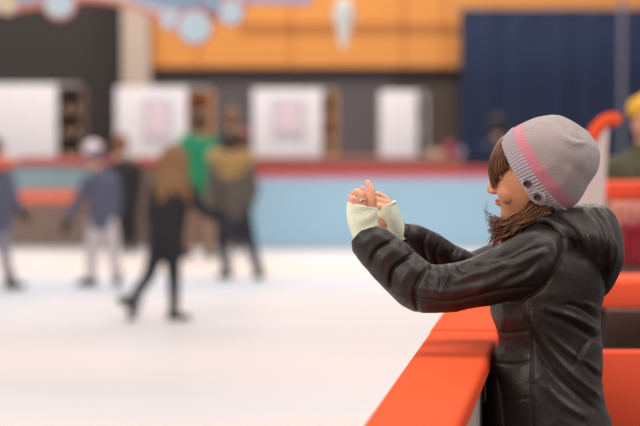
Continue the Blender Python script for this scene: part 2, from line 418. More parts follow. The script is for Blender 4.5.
def disc(px, py, r, m='disc', dy=0):
    c = at(px, py, BY); R = r*BY/F; bm = bmesh.new()
    for rr, t0, t1, mi_ in ((R, -.05-dy, .0-dy, 1), (R*.84, -.065-dy, -.02-dy, 0)):
        n = 36; a = [bm.verts.new((c.x+rr*math.cos(2*math.pi*i/n), BY+t0, c.z+rr*math.sin(2*math.pi*i/n))) for i in range(n)]
        b2 = [bm.verts.new((v.co.x, BY+t1, v.co.z)) for v in a]
        for f in [bm.faces.new(a), bm.faces.new(b2[::-1])]+[bm.faces.new((a[i], b2[i], b2[(i+1) % n], a[(i+1) % n])) for i in range(n)]: f.material_index = mi_
    o = obj('disc', bm, [m, 'bannerred' if r > 14 else 'bannerpink'], bn); o['label'] = 'round pale disc with a red rim'
disc(60, 3, 17); disc(195, 27, 19.5, dy=.02); disc(171, 19, 12, dy=.0); disc(231, 12, 15, 'disc', .01); disc(213, 2, 10, 'bannerblue', .03); disc(8, 4, 11, 'bannercream')
for px in (0, 110, 230):
    bm = bmesh.new(); p = at(px, -50, BY+.02); tube(bm, [(p.x, BY+.02, p.z-.1, .006), (p.x, BY+.02, 6.2, .006)], 8, 1); obj('hanging_cable', bm, 'steel', bn)
# ---- white hanging ornament
OY = 24.0; c = at(344, 20, OY); s = OY/F
orn = empty('hanging_ornament', (c.x, OY, c.z), 'slender white ornament hanging before the orange wall, tapering downward', 'ornament')
def lathe(prof, c, n=28, bm=None):
    bm = bm or bmesh.new(); loft(bm, [[Vector((c.x+r*math.cos(2*math.pi*j/n), c.y+r*math.sin(2*math.pi*j/n), z)) for j in range(n)] for z, r in prof]); return bm
bm = lathe([(c.z+s*(20-py), r*s) for py, r in ((-3, 3), (2, 6.5), (8, 9), (14, 9.5), (20, 8.5), (28, 7), (36, 5.5), (43, 4), (50, .8))], Vector((c.x, OY, 0)))
obj('pendant', bm, 'ornament', orn, True)
for sx in (-1, 1):
    bm = bmesh.new(); tube(bm, [(c.x+sx*2*s, OY, c.z+s*16, 3*s), (c.x+sx*7*s, OY, c.z+s*12, 3.4*s), (c.x+sx*10*s, OY, c.z+s*4, 2.2*s), (c.x+sx*10*s, OY, c.z-s*3, .6*s)], 12, 4); obj('wing', bm, 'ornpink', orn, True)
bm = bmesh.new(); tube(bm, [(c.x, OY, c.z+s*22, .01), (c.x, OY, 6.2, .01)], 8, 1); obj('hanging_cord', bm, 'steel', orn)

# ---- near rink barrier (runs away from the camera beside the woman)
nb = empty('rink_barrier', rp(2, -W/2, 0), 'near rink barrier with a wide orange-red cap rail, running beside the woman', 'barrier')
sj = 0
sj = (atz(495, 331.2, RH)-Vector((base.x, base.y, RH))).dot(VD)
cuts = [-2.4, sj, sj+2.4, sj+4.8, sj+9.6, sj+14.4, (YB-base.y)/VD.y-.15]
for i, (a, c) in enumerate(zip(cuts, cuts[1:])):
    bm = bmesh.new(); railbox(bm, a+.006, c-.006, -W, 0, RH-.055, RH+(0 if i != 1 else .004), .014)
    o = obj('cap_rail', bm, 'rail', nb)
    if i == 0: o['label'] = 'nearest orange-red cap rail section'
    bm = bmesh.new(); railbox(bm, a+.004, c-.004, -W+.05, -.022, .02, RH-.055); obj('board_panel', bm, 'panel', nb)
bm = bmesh.new(); railbox(bm, cuts[0], cuts[-1], -W+.03, -W+.05, 0, .2); obj('kick_plate', bm, 'kick', nb)
for i in range(5):
    s0 = -1.0+i*1.2
    for z in (1.2, .9, .6, .35):
        bm = bmesh.new(); p = rp(s0, -.02, z); capsule(bm, p, p+VN*.006, .008, .006, 10, 2); obj('bolt', bm, 'steel', nb)

# ---- the stepped red stand behind the woman, right of the picture
bl = empty('bleacher', (1.5, 9, G), 'orange-red stepped stand with long plank seats behind the woman', 'bleacher')
def slab(name, px0, py0, py1, Y, dep, m, px1=760, bev=.01, lab=None, par=bl):
    a = at(px0, py0, Y); c = at(px1, py1, Y); o = boxo(name, a.x, c.x, Y, Y+dep, c.z, a.z, m, par, bev)
    if lab: o['label'] = lab
    return o
def sx_(px, Y): return (px-320)/F*Y
slab('front_panel', 590, 351, 432, 7.4, .05, 'bigred', 760, .01, 'orange-red front panel')
zf = at(600, 432, 7.4).z
boxo('plinth', .95, sx_(760, 7.4), 7.451, 9.8, G, zf, 'dimgrey', bl)
zl = at(600, 351, 7.4).z
boxo('foot_board', sx_(592, 7.4), sx_(760, 7.4), 7.46, 8.5, zf+.01, zl-.25, 'dimgrey', bl)
slab('seat_plank', 585, 280, 309, 8.5, .32, 'bigred', 760, .015, 'orange-red seat plank')
z2 = at(600, 309, 8.5).z
for px in (598, 680, 750):
    x = sx_(px, 8.6); boxo('support', x-.025, x+.025, 8.56, 8.76, zl-.25, z2, 'walldark', bl)
slab('riser_panel', 585, 309, 352, 8.86, .04, 'dimgrey')
z3 = at(600, 352, 8.86).z
slab('seat_plank', 585, 183, 201, 11.6, .34, 'bigred', 760, .015, 'orange-red seat plank')
z4 = at(600, 201, 11.6).z
boxo('deck', 1.33, sx_(760, 11), 8.9, 12.6, z3-.08, z3, 'dimgrey', bl)
for px in (600, 665, 740):
    x = sx_(px, 11.7); boxo('support', x-.025, x+.025, 11.7, 11.9, z3, z4, 'palepost', bl)
slab('back_board', 600, 201, 290, 12.3, .04, 'dimgrey')
boxo('plinth', 1.33, sx_(760, 11.6), 9.85, 12.5, G, z3-.081, 'dimgrey', bl)
# pale side panel with arched red cap
sp = empty('stair_guard', (sx_(602, 10.6), 10.6, G), 'pale stair guard with an arched orange-red top rail beside the beanie', 'railing')
pts = smoothpts([(572, 172), (582, 156), (591, 139), (600, 126), (607, 121), (614, 119.5), (618, 123)], 4)
GY = 10.9
bm = bmesh.new(); tube(bm, [tuple(at(a, c, GY))+(7.2*GY/F,) for a, c in pts], 14, 1); obj('top_rail', bm, 'rail', sp, True)
bm = bmesh.new(); body = [(a, c+2) for a, c in pts if a <= 609]+[(606, 160), (604, 215), (560, 215), (560, 180)]
P = [at(a, c, GY) for a, c in body]
A = [bm.verts.new((p.x, GY-.02, p.z)) for p in P]; B = [bm.verts.new((p.x, GY+.02, p.z)) for p in P]; n = len(A)
bm.faces.new(A); bm.faces.new(B[::-1])
for i in range(n): bm.faces.new((A[i], B[i], B[(i+1) % n], A[(i+1) % n]))
obj('side_panel', bm, 'palepost', sp)
boxo('post', sx_(570, GY), sx_(576, GY), GY-.02, GY+.02, G, at(570, 214, GY).z, 'palepost', sp)
# cloths on the plank
def cloth(name, px0, px1, py0, py1, Y, m, label, cat, thick=.03, seed=0):
    bm = bmesh.new(); a = at(px0, py0, Y); c = at(px1, py1, Y); rings = []; n = 26
    for k in range(9):
        z = a.z+(c.z-a.z)*k/8
        f = [Vector((a.x+(c.x-a.x)*i/n+.008*math.sin(k+i), Y+.014*math.sin(i*1.1+seed+k*.2), z+.012*math.sin(i*.9+seed)*(k/8))) for i in range(n+1)]
        rings.append(f+[p+Vector((0, thick, 0)) for p in f[::-1]])
    loft(bm, rings); return tag(obj(name, bm, m, None, True), label, cat)
cloth('blanket', 609, 660, 201.5, 224, 11.52, 'pinkcloth', 'pale pink gathered cloth hanging under the upper red plank', 'blanket', .04)
cloth('crimson_cloth', 622, 662, 224, 266, 11.35, 'crimson', 'crimson cloth below the pink cloth on the stand', 'cloth', .05, 2)

# ------------------------------------------------------------------ background people
def hand_prims(bm, w, d, r, side=Vector((1, 0, 0))):
    d = d.normalized(); s_ = side-d*side.dot(d); s_.normalize(); m_ = w+d*r*2.0
    capsule(bm, w, m_, r*.8, r*.95, 10, 3)
    for i, L in enumerate((.72, .85, .8, .62)):
        o = s_*((i-1.5)*r*.62); n2 = d.cross(s_)
        a = m_+o+d*r*.5; b2 = a+d*(L*r*2.0)*.6+n2*r*.2; c2 = b2+d*(L*r*.9)+n2*r*.7
        capsule(bm, a, b2, r*.32, r*.28, 8, 2); capsule(bm, b2, c2, r*.28, r*.24, 8, 2)
    a = w+d*r*.6-s_*r*.7; capsule(bm, a, a+d*r*1.1-s_*r*.8, r*.38, r*.28, 8, 2)
def skater(label, Y, J, face, cols, extra=None, sc=1.0, skates=True, group=None, hand_tint='coatblack', coat_hem=None, hidden_legs=False, z0=0):
    """J: joints in picture coordinates with a depth offset; face: the direction the head looks"""
    s = Y/F
    P = {k: (at(v[0], v[1], Y)+Vector((0, v[2] if len(v) > 2 else 0, 0))) for k, v in J.items()}
    root = empty('person', (P['pelvis'].x, Y, z0), label, 'person', group)
    f = Vector(face).normalized(); sd = f.cross(Vector((0, 0, 1))).normalized(); up_ = Vector((0, 0, 1))
    H = P['head']; hr = .098*sc
    R = Matrix((f, -sd, up_)).transposed()
    def body(bm):
        ellip(bm, H, (hr*.98, hr*.76, hr*1.12), R); ellip(bm, H+f*hr*.25-up_*hr*.55, (hr*.62, hr*.55, hr*.6), R)
        capsule(bm, H+f*hr*.95+up_*.0, H+f*hr*1.15-up_*hr*.28, hr*.08, hr*.13, 8, 2)
        ellip(bm, H+f*hr*.9-up_*hr*.6, (hr*.12, hr*.24, hr*.09), R)
        for q in (-1, 1): ellip(bm, H+sd*q*hr*.78-up_*hr*.15, (hr*.2, hr*.08, hr*.3), R)
        capsule(bm, H-up_*hr*.7-f*hr*.15, P['chest'], .05*sc, .06*sc)
        chain(bm, [P['chest'], P['pelvis']], [.11*sc, .105*sc])
        for q in 'lr':
            chain(bm, [P['chest'], P['sh'+q], P['el'+q], P['wr'+q]], [.07*sc, .052*sc, .04*sc, .026*sc])
            e = P['wr'+q]-P['el'+q]; hand_prims(bm, P['wr'+q], e, .04*sc, f)
            chain(bm, [P['pelvis'], P['hi'+q], P['kn'+q], P['an'+q]], [.09*sc, .08*sc, .052*sc, .034*sc])
    bo_ = blob('body', body, .0105, ['pale_skin', hand_tint], root); c_ = getco(bo_.data); near_ = np.zeros(len(c_), int)
    for q in 'lr':
        e = (P['wr'+q]-P['el'+q]).normalized(); near_[(((c_-np.array(P['wr'+q]))@np.array(e)) > -.02) & (np.linalg.norm(c_-np.array(P['wr'+q]), axis=1) < .22)] = 1
    bo_.data.polygons.foreach_set('material_index', [int(near_[p.vertices[0]]) for p in bo_.data.polygons]); bo_.data.update()
    for q in (-1, 1):
        bm = bmesh.new(); ellip(bm, H+f*hr*.86+sd*q*hr*.33+up_*hr*.05, (hr*.09, hr*.13, hr*.08), R, 10); obj('eye', bm, 'black', root, True)
    hem = coat_hem or .05
    def coat(bm):
        c, p = P['chest'], P['pelvis']; dn = Vector((0, 0, -1))
        ellip(bm, c+up_*.03, (.165*sc, .115*sc, .13*sc), Matrix((sd, f, up_)).transposed())
        capsule(bm, c+up_*.15*sc, c, .06*sc, .12*sc)
        capsule(bm, c, p, .135*sc, .135*sc); capsule(bm, c+sd*.05, p+sd*.05, .12*sc, .125*sc); capsule(bm, c-sd*.05, p-sd*.05, .12*sc, .125*sc)
        if coat_hem:
            capsule(bm, p+sd*.05, p+dn*coat_hem+sd*.07, .12*sc, .11*sc); capsule(bm, p-sd*.05, p+dn*coat_hem-sd*.07, .12*sc, .11*sc)
        for q in 'lr':
            w = P['el'+q].lerp(P['wr'+q], .93)
            chain(bm, [P['chest']+(P['sh'+q]-P['chest'])*.6, P['sh'+q], P['el'+q], w], [.09*sc, .078*sc, .06*sc, .045*sc])
    o = blob('jacket', coat, .013, cols[0], root, 4); wrinkle(o.data, .006, 14, 3)
    def trou(bm):
        for q in 'lr': chain(bm, [P['pelvis'], P['hi'+q], P['kn'+q], P['an'+q]], [.105*sc, .095*sc, .064*sc*cols_w, .045*sc*cols_w])
    cols_w = cols[2] if len(cols) > 2 else 1
    blob('trousers', trou, .012, cols[1], root, 3)
    for q in 'lr':
        a = P['an'+q]; T = Vector(J['toe'+q]) if 'toe'+q in J else Vector((f.x, f.y, 0)); T.normalize()
        n_ = T.cross(Vector((0, 1, 0))) ; n_ = n_.normalized() if n_.length > .1 else Vector((0, 0, 1))
        if n_.z < 0: n_ = -n_
        def boot(bm):
            capsule(bm, a+n_*.07, a-n_*.02, .052*sc, .05*sc); capsule(bm, a-n_*.035-T*.03, a-n_*.045+T*.13*sc, .045*sc, .036*sc); 
        bo = blob('skate' if skates else 'shoe', boot, .008, 'boot', root)
        if skates:
            bm = bmesh.new(); b0 = a-n_*.075
            V = []
            sdv = T.cross(n_).normalized()*.0025
            for off in (sdv, -sdv):
                V.append([bm.verts.new(p+off) for p in (b0-T*.09, b0+T*.17, b0+T*.185-n_*.008, b0+T*.17-n_*.028, b0-T*.1-n_*.028, b0-T*.105-n_*.015)])
            bm.faces.new(V[0]); bm.faces.new(V[1][::-1])
            for i in range(6): bm.faces.new((V[0][i], V[1][i], V[1][(i+1) % 6], V[0][(i+1) % 6]))
            obj('blade', bm, 'steel', bo)
    if extra: extra(root, P, H, hr, f, sd, up_, R)
    return root
def longhair(m, pts):
    def ex(root, P, H, hr, f, sd, up_, R):
        def fn(bm):
            ellip(bm, H-f*hr*.18+up_*hr*.14, (hr*1.08, hr*.98, hr*1.1), R)
            for (dx, dz, r0), (ex_, ez, r1) in pts: capsule(bm, H+Vector((dx, 0, dz))-f*.03, H+Vector((ex_, 0, ez))-f*.05, r0, r1)
        o = blob('hair', fn, .01, m, root, 2); wrinkle(o.data, .016, 22, 1, (1.4, 1.4, .35))
    return ex
def shorthair(m):
    def ex(root, P, H, hr, f, sd, up_, R):
        def fn(bm):
            ellip(bm, H-f*hr*.16+up_*hr*.2, (hr*1.08, hr*.98, hr*1.05), R); ellip(bm, H-f*hr*.45-up_*hr*.3, (hr*.75, hr*.92, hr*.85), R)
        blob('hair', fn, .01, m, root, 2)
    return ex
# central skater, long hair, black coat
skater('skater in a short black coat with long golden-brown hair, nearest of the skaters', 20.3,
       dict(head=(175, 158, 0), chest=(172, 197, 0), pelvis=(166, 236, 0), shl=(158, 188, -.02), ell=(152, 214, -.05), wrl=(155, 238, -.08),
            shr=(187, 189, .02), elr=(200, 207, .03), wrr=(217, 220, .02), hil=(159, 245, -.02), knl=(149, 276, -.02), anl=(130, 303, 0),
            hir=(172, 245, .02), knr=(174, 282, 0), anr=(174, 312.3, 0), toel=(-.35, 0, -1), toer=(1, -.15, 0)),
       (.35, 1, 0), ('coatblack', 'leggings'),
       longhair('longhair', [((-.03, .0, .085), (-.07, -.27, .085)), ((.03, 0, .085), (.03, -.24, .09)), ((0, 0, .08), (-.09, -.38, .045)), ((.05, -.05, .06), (.10, -.33, .05)), ((-.06, -.1, .06), (-.16, -.33, .03))]), .93, coat_hem=.13)
# olive coat with mustard hood
def ex_olive(root, P, H, hr, f, sd, up_, R):
    shorthair('hair1')(root, P, H, hr, f, sd, up_, R)
    def fn(bm):
        for i in range(14):
            a = 2*math.pi*i/14; c = P['chest']+Vector((.16*math.cos(a)-.01, .11*math.sin(a), .13+.03*math.sin(a*2+1)))
            ellip(bm, c, (.08, .065, .075))
        ellip(bm, P['chest']+Vector((0, -.1, .03)), (.13, .07, .1))
    o = blob('fur_hood', fn, .011, 'mustard', root, 2); wrinkle(o.data, .02, 25, 5)
    bm = bmesh.new(); ellip(bm, H+f*hr*.2+up_*hr*.45+sd*.02, (hr*1.02, hr*.9, hr*.72), R); obj('headband', bm, 'pinkhat', root, True)
skater('skater in a grey-olive coat with mustard hood and dark leggings, near the blue boards', 24.6,
       dict(head=(238, 139, 0), chest=(232, 172, 0), pelvis=(233, 206, 0), shl=(217, 168, 0), ell=(211, 188, -.02), wrl=(214, 207, -.12),
            shr=(247, 168, 0), elr=(254, 188, 0), wrr=(250, 206, -.1), hil=(226, 213, 0), knl=(222, 242, 0), anl=(227, 271.5, 0),
            hir=(243, 213, 0), knr=(251, 244, 0), anr=(258, 271.5, 0), toel=(-.6, .8, 0), toer=(.3, .95, 0)),
       (.45, 1, 0), ('olive', 'leggings'), ex_olive, 1.0, coat_hem=.04)
# child in purple-grey jacket
def ex_child(root, P, H, hr, f, sd, up_, R):
    shorthair('orangehair')(root, P, H, hr, f, sd, up_, R)
    bm = bmesh.new(); ellip(bm, H+up_*hr*.35-f*hr*.05, (hr*1.14, hr*1.04, hr*.9), R); he = obj('helmet', bm, 'helmet', root, True)
    bm = bmesh.new(); ellip(bm, H-up_*hr*.30-f*hr*.12, (hr*1.2, hr*1.06, hr*.46), R); obj('blue_band', bm, 'blueband', he, True)
skater('skater in a purple-grey jacket, pale trousers and white-pink helmet with blue band', 23.7,
       dict(head=(93, 152, 0), chest=(101, 184, 0), pelvis=(103, 214, 0), shl=(89, 181, -.02), ell=(80, 198, -.05), wrl=(70, 218, -.05),
            shr=(112, 181, .02), elr=(116, 199, .02), wrr=(115, 216, 0), hil=(96, 222, 0), knl=(92, 250, 0), anl=(91, 278, 0),
            hir=(109, 222, 0), knr=(113, 250, 0), anr=(117, 278, 0), toel=(-1, .3, 0), toer=(-.2, .9, 0)),
       (-1, .35, 0), ('purplegrey', 'cream', 1.15), ex_child, .95, coat_hem=.06)
# skater cut by the left edge
def ex_left(root, P, H, hr, f, sd, up_, R):
    shorthair('hair2')(root, P, H, hr, f, sd, up_, R)
    def fn(bm):
        for i in range(10):
            a = 2*math.pi*i/10; ellip(bm, P['chest']+Vector((.09*math.cos(a), .085*math.sin(a), .15)), (.05, .05, .07))
    blob('scarf', fn, .012, 'orangescarf', root, 2)
skater('skater in a dark grey-blue jacket with an orange scarf, cut off by the left edge', 23.4,
       dict(head=(-5, 147, 0), chest=(-1, 180, 0), pelvis=(0, 215, 0), shl=(-14, 178, 0), ell=(-22, 196, 0), wrl=(-26, 214, 0),
            shr=(7, 176, -.03), elr=(14, 196, -.05), wrr=(21, 208, -.08), hil=(-7, 222, 0), knl=(-17, 250, 0), anl=(-24, 279, 0),
            hir=(4, 222, 0), knr=(4, 250, 0), anr=(10, 281.3, 0), toel=(-1, .2, 0), toer=(1, .15, 0)),
       (1, .5, 0), ('purplegrey', 'greytrouser'), ex_left, .95, coat_hem=.06)
# by the far boards
skater('person all in black with orange-brown hair, standing at the brown rink boards', 28.2,
       dict(head=(120, 143, 0), chest=(124, 172, 0), pelvis=(126, 200, 0), shl=(113, 168, 0), ell=(112, 186, 0), wrl=(115, 203, 0),
            shr=(136, 168, 0), elr=(138, 186, 0), wrr=(136, 204, 0), hil=(121, 206, 0), knl=(121, 226, 0), anl=(120, 245.7, 0),
            hir=(131, 206, 0), knr=(132, 226, 0), anr=(133, 245.7, 0)),
       (-.4, 1, 0), ('coatblack', 'coatblack', 1.2), shorthair('orangehair'), 1.0)
skater('dark-haired person in a bright green top at the far rink boards', 27.4,
       dict(head=(201, 121, 0), chest=(197, 150, 0), pelvis=(196, 186, 0), shl=(186, 142, 0), ell=(183, 164, 0), wrl=(187, 184, -.1),
            shr=(211, 144, 0), elr=(215, 166, 0), wrr=(211, 184, -.1), hil=(191, 192, 0), knl=(189, 220, 0), anl=(186, 250.4, 0),
            hir=(203, 192, 0), knr=(207, 220, 0), anr=(209, 250.4, 0)),
       (.3, 1, 0), ('green', 'tantrouser', 1.3), shorthair('hair1'), 1.12)
skater('person with orange-brown hair and black top, standing behind the skater in the olive coat', 28.1,
       dict(head=(232, 118, 0), chest=(231, 146, 0), pelvis=(231, 182, 0), shl=(220, 142, 0), ell=(217, 164, 0), wrl=(220, 184, 0),
            shr=(243, 142, 0), elr=(246, 164, 0), wrr=(243, 184, 0), hil=(226, 188, 0), knl=(226, 218, 0), anl=(225, 245.9, 0),
            hir=(237, 188, 0), knr=(237, 218, 0), anr=(238, 245.9, 0)),
       (.1, 1, 0), ('coatblack', 'leggings', 1.2), shorthair('orangehair'), .98)
skater('black-haired person in a navy coat standing far behind the woman, beside her beanie', 30.0,
       dict(head=(498, 124, 0), chest=(499, 151, 0), pelvis=(500, 186, 0), shl=(486, 149, 0), ell=(484, 170, 0), wrl=(487, 188, 0),
            shr=(512, 150, 0), elr=(514, 170, 0), wrr=(511, 188, 0), hil=(494, 192, 0), knl=(494, 218, 0), anl=(493, 238.4, 0),
            hir=(506, 192, 0), knr=(506, 218, 0), anr=(507, 238.4, 0)),
       (.2, 1, 0), ('navycoat', 'leggings', 1.2), shorthair('black'), 1.05, skates=False)
# seated person on the stand, yellow hat
def ex_yel(root, P, H, hr, f, sd, up_, R):
    shorthair('hair1')(root, P, H, hr, f, sd, up_, R)
    def fn(bm):
        ellip(bm, H+up_*hr*.62, (hr*1.12, hr*1.02, hr*.75), R); ellip(bm, H+up_*hr*1.35, (hr*.25, hr*.25, hr*.25), R)
        ellip(bm, H+up_*hr*.3, (hr*1.14, hr*1.03, hr*.25), R)
    o = blob('knit_hat', fn, .008, 'yellow', root, 2)
YS = 13.4
skater('person in a yellow knit hat and olive coat standing behind the red stand', YS,
       dict(head=(645, 119, 0), chest=(640, 178, 0), pelvis=(640, 245, 0), shl=(612, 170, 0), ell=(605, 215, 0), wrl=(609, 250, -.1),
            shr=(668, 170, 0), elr=(676, 215, 0), wrr=(672, 250, -.1), hil=(628, 255, 0), knl=(626, 325, 0), anl=(624, 388, 0),
            hir=(653, 255, 0), knr=(656, 325, 0), anr=(658, 388, 0)),
       (-.5, -1, 0), ('oliveplaid', 'leggings'), ex_yel, 1.0, skates=False, z0=G)

# ------------------------------------------------------------------ the woman at the rail
YW0 = 5.90
K = F/YW0
def w(px, py, dy=0): return at(px, py, YW0+dy)
rootw = empty('person', (w(550, 300).x, YW0, G), 'woman in a black hooded puffer jacket and grey-pink beanie, raising both hands at the rail', 'person')
HY = math.radians(17)
hf = Vector((-math.cos(HY), math.sin(HY), 0)); hs = Vector((-math.sin(HY), -math.cos(HY), 0)); hu = Vector((0, 0, 1))   # forward, toward camera side, up
HC = w(533.5, 177, 0)
HR = Matrix((hf, hs, hu)).transposed()
def hp(x, y, z): return HC+hf*x+hs*y+hu*z
def head_prims(bm):
    res = bmesh.ops.create_icosphere(bm, subdivisions=5, radius=1)
    for v in res['verts']:
        x, y, z = v.co
        X = x*(.094 if x > 0 else .100); Yy = y*.075; Z = z*.114
        lo = max(0, -z)
        if x < 0: X *= 1-.45*lo**1.3
        Yy *= 1-.34*lo**1.6
        if x > 0:
            X *= 1-.05*lo
            X -= .010*math.exp(-((Z-.004)/.016)**2)*math.exp(-((abs(Yy)-.032)/.018)**2)   # eye sockets
            X += .004*math.exp(-((Z-.030)/.014)**2)                                        # brow
            kf = min(1, X/.03)
            X += kf*.036*math.exp(-((Z+.101)/.019)**2)*math.exp(-(Yy/.032)**2)               # chin
            X += kf*.010*math.exp(-((Z+.066)/.020)**2)*math.exp(-(Yy/.036)**2)
        v.co = hp(X, Yy, Z)
    chain(bm, [hp(.088, 0, .012), hp(.099, 0, -.012), hp(.108, 0, -.033)], [.008, .008, .0095], 12)
    for q in (-1, 1):
        ellip(bm, hp(.098, q*.012, -.037), (.011, .008, .007), HR, 12)
        ellip(bm, hp(.052, q*.034, -.038), (.031, .0245, .028), HR, 16)
        ellip(bm, hp(-.008, q*.076, -.008), (.018, .006, .03), HR, 14)
        ellip(bm, hp(-.014, q*.078, .004), (.014, .007, .018), HR, 12)
    ellip(bm, hp(.088, 0, -.0585), (.0095, .021, .0042), HR, 16)
    ellip(bm, hp(.0865, 0, -.0675), (.0095, .018, .0044), HR, 16)
    capsule(bm, hp(-.02, 0, -.07), w(552, 240), .052, .058, 20)
def fingers(bm, C, palmY, sc=1):
    for pts, rs in C:
        chain(bm, [w(a, c, palmY+d) for a, c, d in pts], [r*.88/K for r in rs], 12)
NY, FY = -.08, .03
near_f = [([(360, 210, -.012), (353, 199, -.022), (350.2, 197.5, -.012)], [4.6, 4.3, 3.6]),
          ([(364, 209, -.006), (361.5, 195, -.012), (357, 191.6, -.008), (353.2, 193.5, .012)], [4.8, 4.5, 4.1, 3.4]),
          ([(369, 208, .012), (366.5, 197, .014), (362.6, 188, .016)], [4.2, 3.7, 3.0]),
          ([(373, 210, .0), (373, 198, -.010), (371.6, 190.5, -.010), (367.6, 182.5, -.006)], [5, 4.4, 4.2, 3.3]),
          ([(362, 222, .03), (356, 212, .045), (354, 202, .05)], [6, 4.6, 3.6])]
far_f = [([(389, 213, 0), (388.5, 203.5, 0), (380.5, 201, -.01), (374, 198, -.01)], [5.4, 4.3, 3.9, 3.2]),
         ([(388, 216, -.01), (386, 208, -.012), (379, 206.5, -.02), (375, 206, -.02)], [5.4, 4.2, 3.8, 3.2]),
         ([(390, 212, .02), (387, 200, .025), (379, 194.5, .02), (375, 194, .01)], [5, 4, 3.6, 3]),
         ([(388, 212, .035), (384, 201, .04), (378, 198, .04)], [4.6, 3.6, 3]),
         ([(389, 226, -.008), (382, 224, -.018), (378, 219, -.018)], [5, 4.4, 3.6])]
def body_w(bm):
    head_prims(bm)
    # palms and forearms
    for o in (-8, -3, 2, 7): capsule(bm, w(366+o*.7, 233, NY), w(363.5+o*1.05, 211, NY), 7.5/K, 5.8/K)
    chain(bm, [w(366, 238, NY), w(390, 260, NY-.02), w(425, 287, NY-.04), w(530, 266, -.12)], [9/K, 11/K, 13/K, 15/K])
    for o in (-.012, 0, .012): capsule(bm, w(394, 230, FY+o*.7), w(388, 214, FY+o), 6/K, 6/K)
    chain(bm, [w(396, 233, FY), w(430, 255, .1), w(455, 272, .14), w(525, 264, .14)], [9/K, 10/K, 12/K, 13/K])
    fingers(bm, near_f, NY); fingers(bm, far_f, FY)
    chain(bm, [w(552, 240), w(550, 275), w(545, 340), w(548, 410)], [.055, .085, .08, .09])
    for d in (-.12, .12): capsule(bm, w(543, 266, d), w(550, 270), .045, .06)
    for d, kx, ax in ((-.09, 545, 552), (.09, 552, 560)):
        chain(bm, [w(549, 410, d), w(550, 440, d), w(kx, 610, d), w(ax, 770, d)], [.09, .085, .055, .04])
        capsule(bm, w(ax, 790, d), w(ax-40, 797, d), .035, .025)
bd = blob('body', body_w, .0029, ['skin', 'handskin', 'lips'], rootw, 2)
me = bd.data; cc = getco(me); px_, py_ = proj(cc)
vi = np.zeros(len(cc), int); vi[px_ < 470] = 1
rel = (cc-np.array(HC)); X_ = rel@np.array(hf); Y_ = rel@np.array(hs); Z_ = rel@np.array(hu)
vi[(X_ > .079) & (np.abs(Y_) < .0215) & (Z_ < -.0545) & (Z_ > -.0725)] = 2
mis = [int(np.bincount(vi[list(p.vertices)]).argmax()) for p in me.polygons]
me.polygons.foreach_set('material_index', mis); me.update()
for q in (-1, 1):
    bm = bmesh.new(); ellip(bm, hp(.069, q*.031, .004), (.0125, .0125, .0115), HR, 18); e = obj('eye', bm, 'white', rootw, True)
    bm = bmesh.new(); ellip(bm, hp(.0775, q*.031, .003), (.005, .0062, .0062), HR, 14); obj('iris', bm, 'hair1', e, True)
    bm = bmesh.new()
    for i in range(9):
        a = -1+2*i/8; b0 = hp(.086-.004*a*a, q*(.031+a*.013), .008); tube(bm, [tuple(b0)+(.0008,), tuple(b0+hf*.007+hs*(q*a*.004)+hu*.002)+(.0003,)], 5, 1)
    obj('eyelashes', bm, 'black', e)
    bm = bmesh.new(); tube(bm, [tuple(hp(.092, q*.012, .028))+(.002,), tuple(hp(.09, q*.03, .034))+(.003,), tuple(hp(.076, q*.05, .028))+(.0012,)], 8, 4); obj('eyebrow', bm, 'hair1', rootw, True)
# nails
bm = bmesh.new()
for a, c, d in ((367, 183.6, NY-.008), (350, 196.5, NY-.024), (374, 197.5, FY-.018)): ellip(bm, w(a, c, d), (.0042, .0022, .0055), None, 10)
obj('fingernails', bm, 'nail', rootw, True)
# ring
bm = bmesh.new(); ca = w(361.6, 199.5, NY-.010); ax = (w(361, 195, NY-.012)-w(364, 209, NY-.006)).normalized(); u, v = frame_of(ax); rings = []
R0 = 5.0/K
for i in range(25):
    a = 2*math.pi*i/24; d = u*math.cos(a)+v*math.sin(a); rings.append([ca+d*(R0+.0011*math.cos(b_))+ax*(.0016*math.sin(b_)) for b_ in [2*math.pi*j/8 for j in range(8)]])
loft(bm, rings, cap=False); g = ca+Vector((0, -R0-.002, 0))
ellip(bm, g, (.0032, .002, .0032), None, 10)
tag(obj('finger_ring', bm, 'steel', rootw, True), 'silver ring')

# ---- jacket
def ering(cf, cb, py, lat, dyc=0, n=40, pw=2.3, tilt=0):
    a = w(cf, py, dyc); c = w(cb, py+tilt, dyc); m_ = (a+c)/2; h = (c-a)/2; out = []
    for j in range(n):
        t = 2*math.pi*j/n; cs, sn = math.cos(t), math.sin(t)
        x = math.copysign(abs(cs)**(2/pw), cs); y = math.copysign(abs(sn)**(2/pw), sn)
        out.append(m_+h*x+Vector((0, lat*y, 0)))
    return out
TS = [(214, 531, 566, .062), (221, 519, 580, .085), (229, 509.5, 592, .115), (240, 507, 600, .145), (250, 502, 606, .172), (264, 499, 607, .19), (285, 495, 604, .195),
      (309, 491, 599, .19), (322, 495, 599, .183), (334, 499, 599.5, .178), (345, 499.5, 600.5, .176), (356, 494, 601, .18), (366, 488, 601.5, .186), (386, 486, 601, .196),
      (404, 485.5, 605, .205), (425, 485, 611, .215), (460, 485, 617, .225), (500, 486, 619, .23), (540, 488, 618, .232)]
def dens(T):
    Q = catmull(T, 3); return [ering(q[1], q[2], q[0], q[3]) for q in Q]
near_s = [(556, 256, -.10, 27), (535, 262, -.135, 31), (500, 275, -.150, 27.5), (470, 283.5, -.145, 24.8), (440, 288.5, -.13, 24.6), (420, 286, -.12, 25.4), (405, 275, -.11, 24.5),
          (390, 260.5, -.10, 22.8), (376, 247.5, -.09, 20.8), (367, 240, -.082, 17.6), (364, 237, -.08, 16.2)]
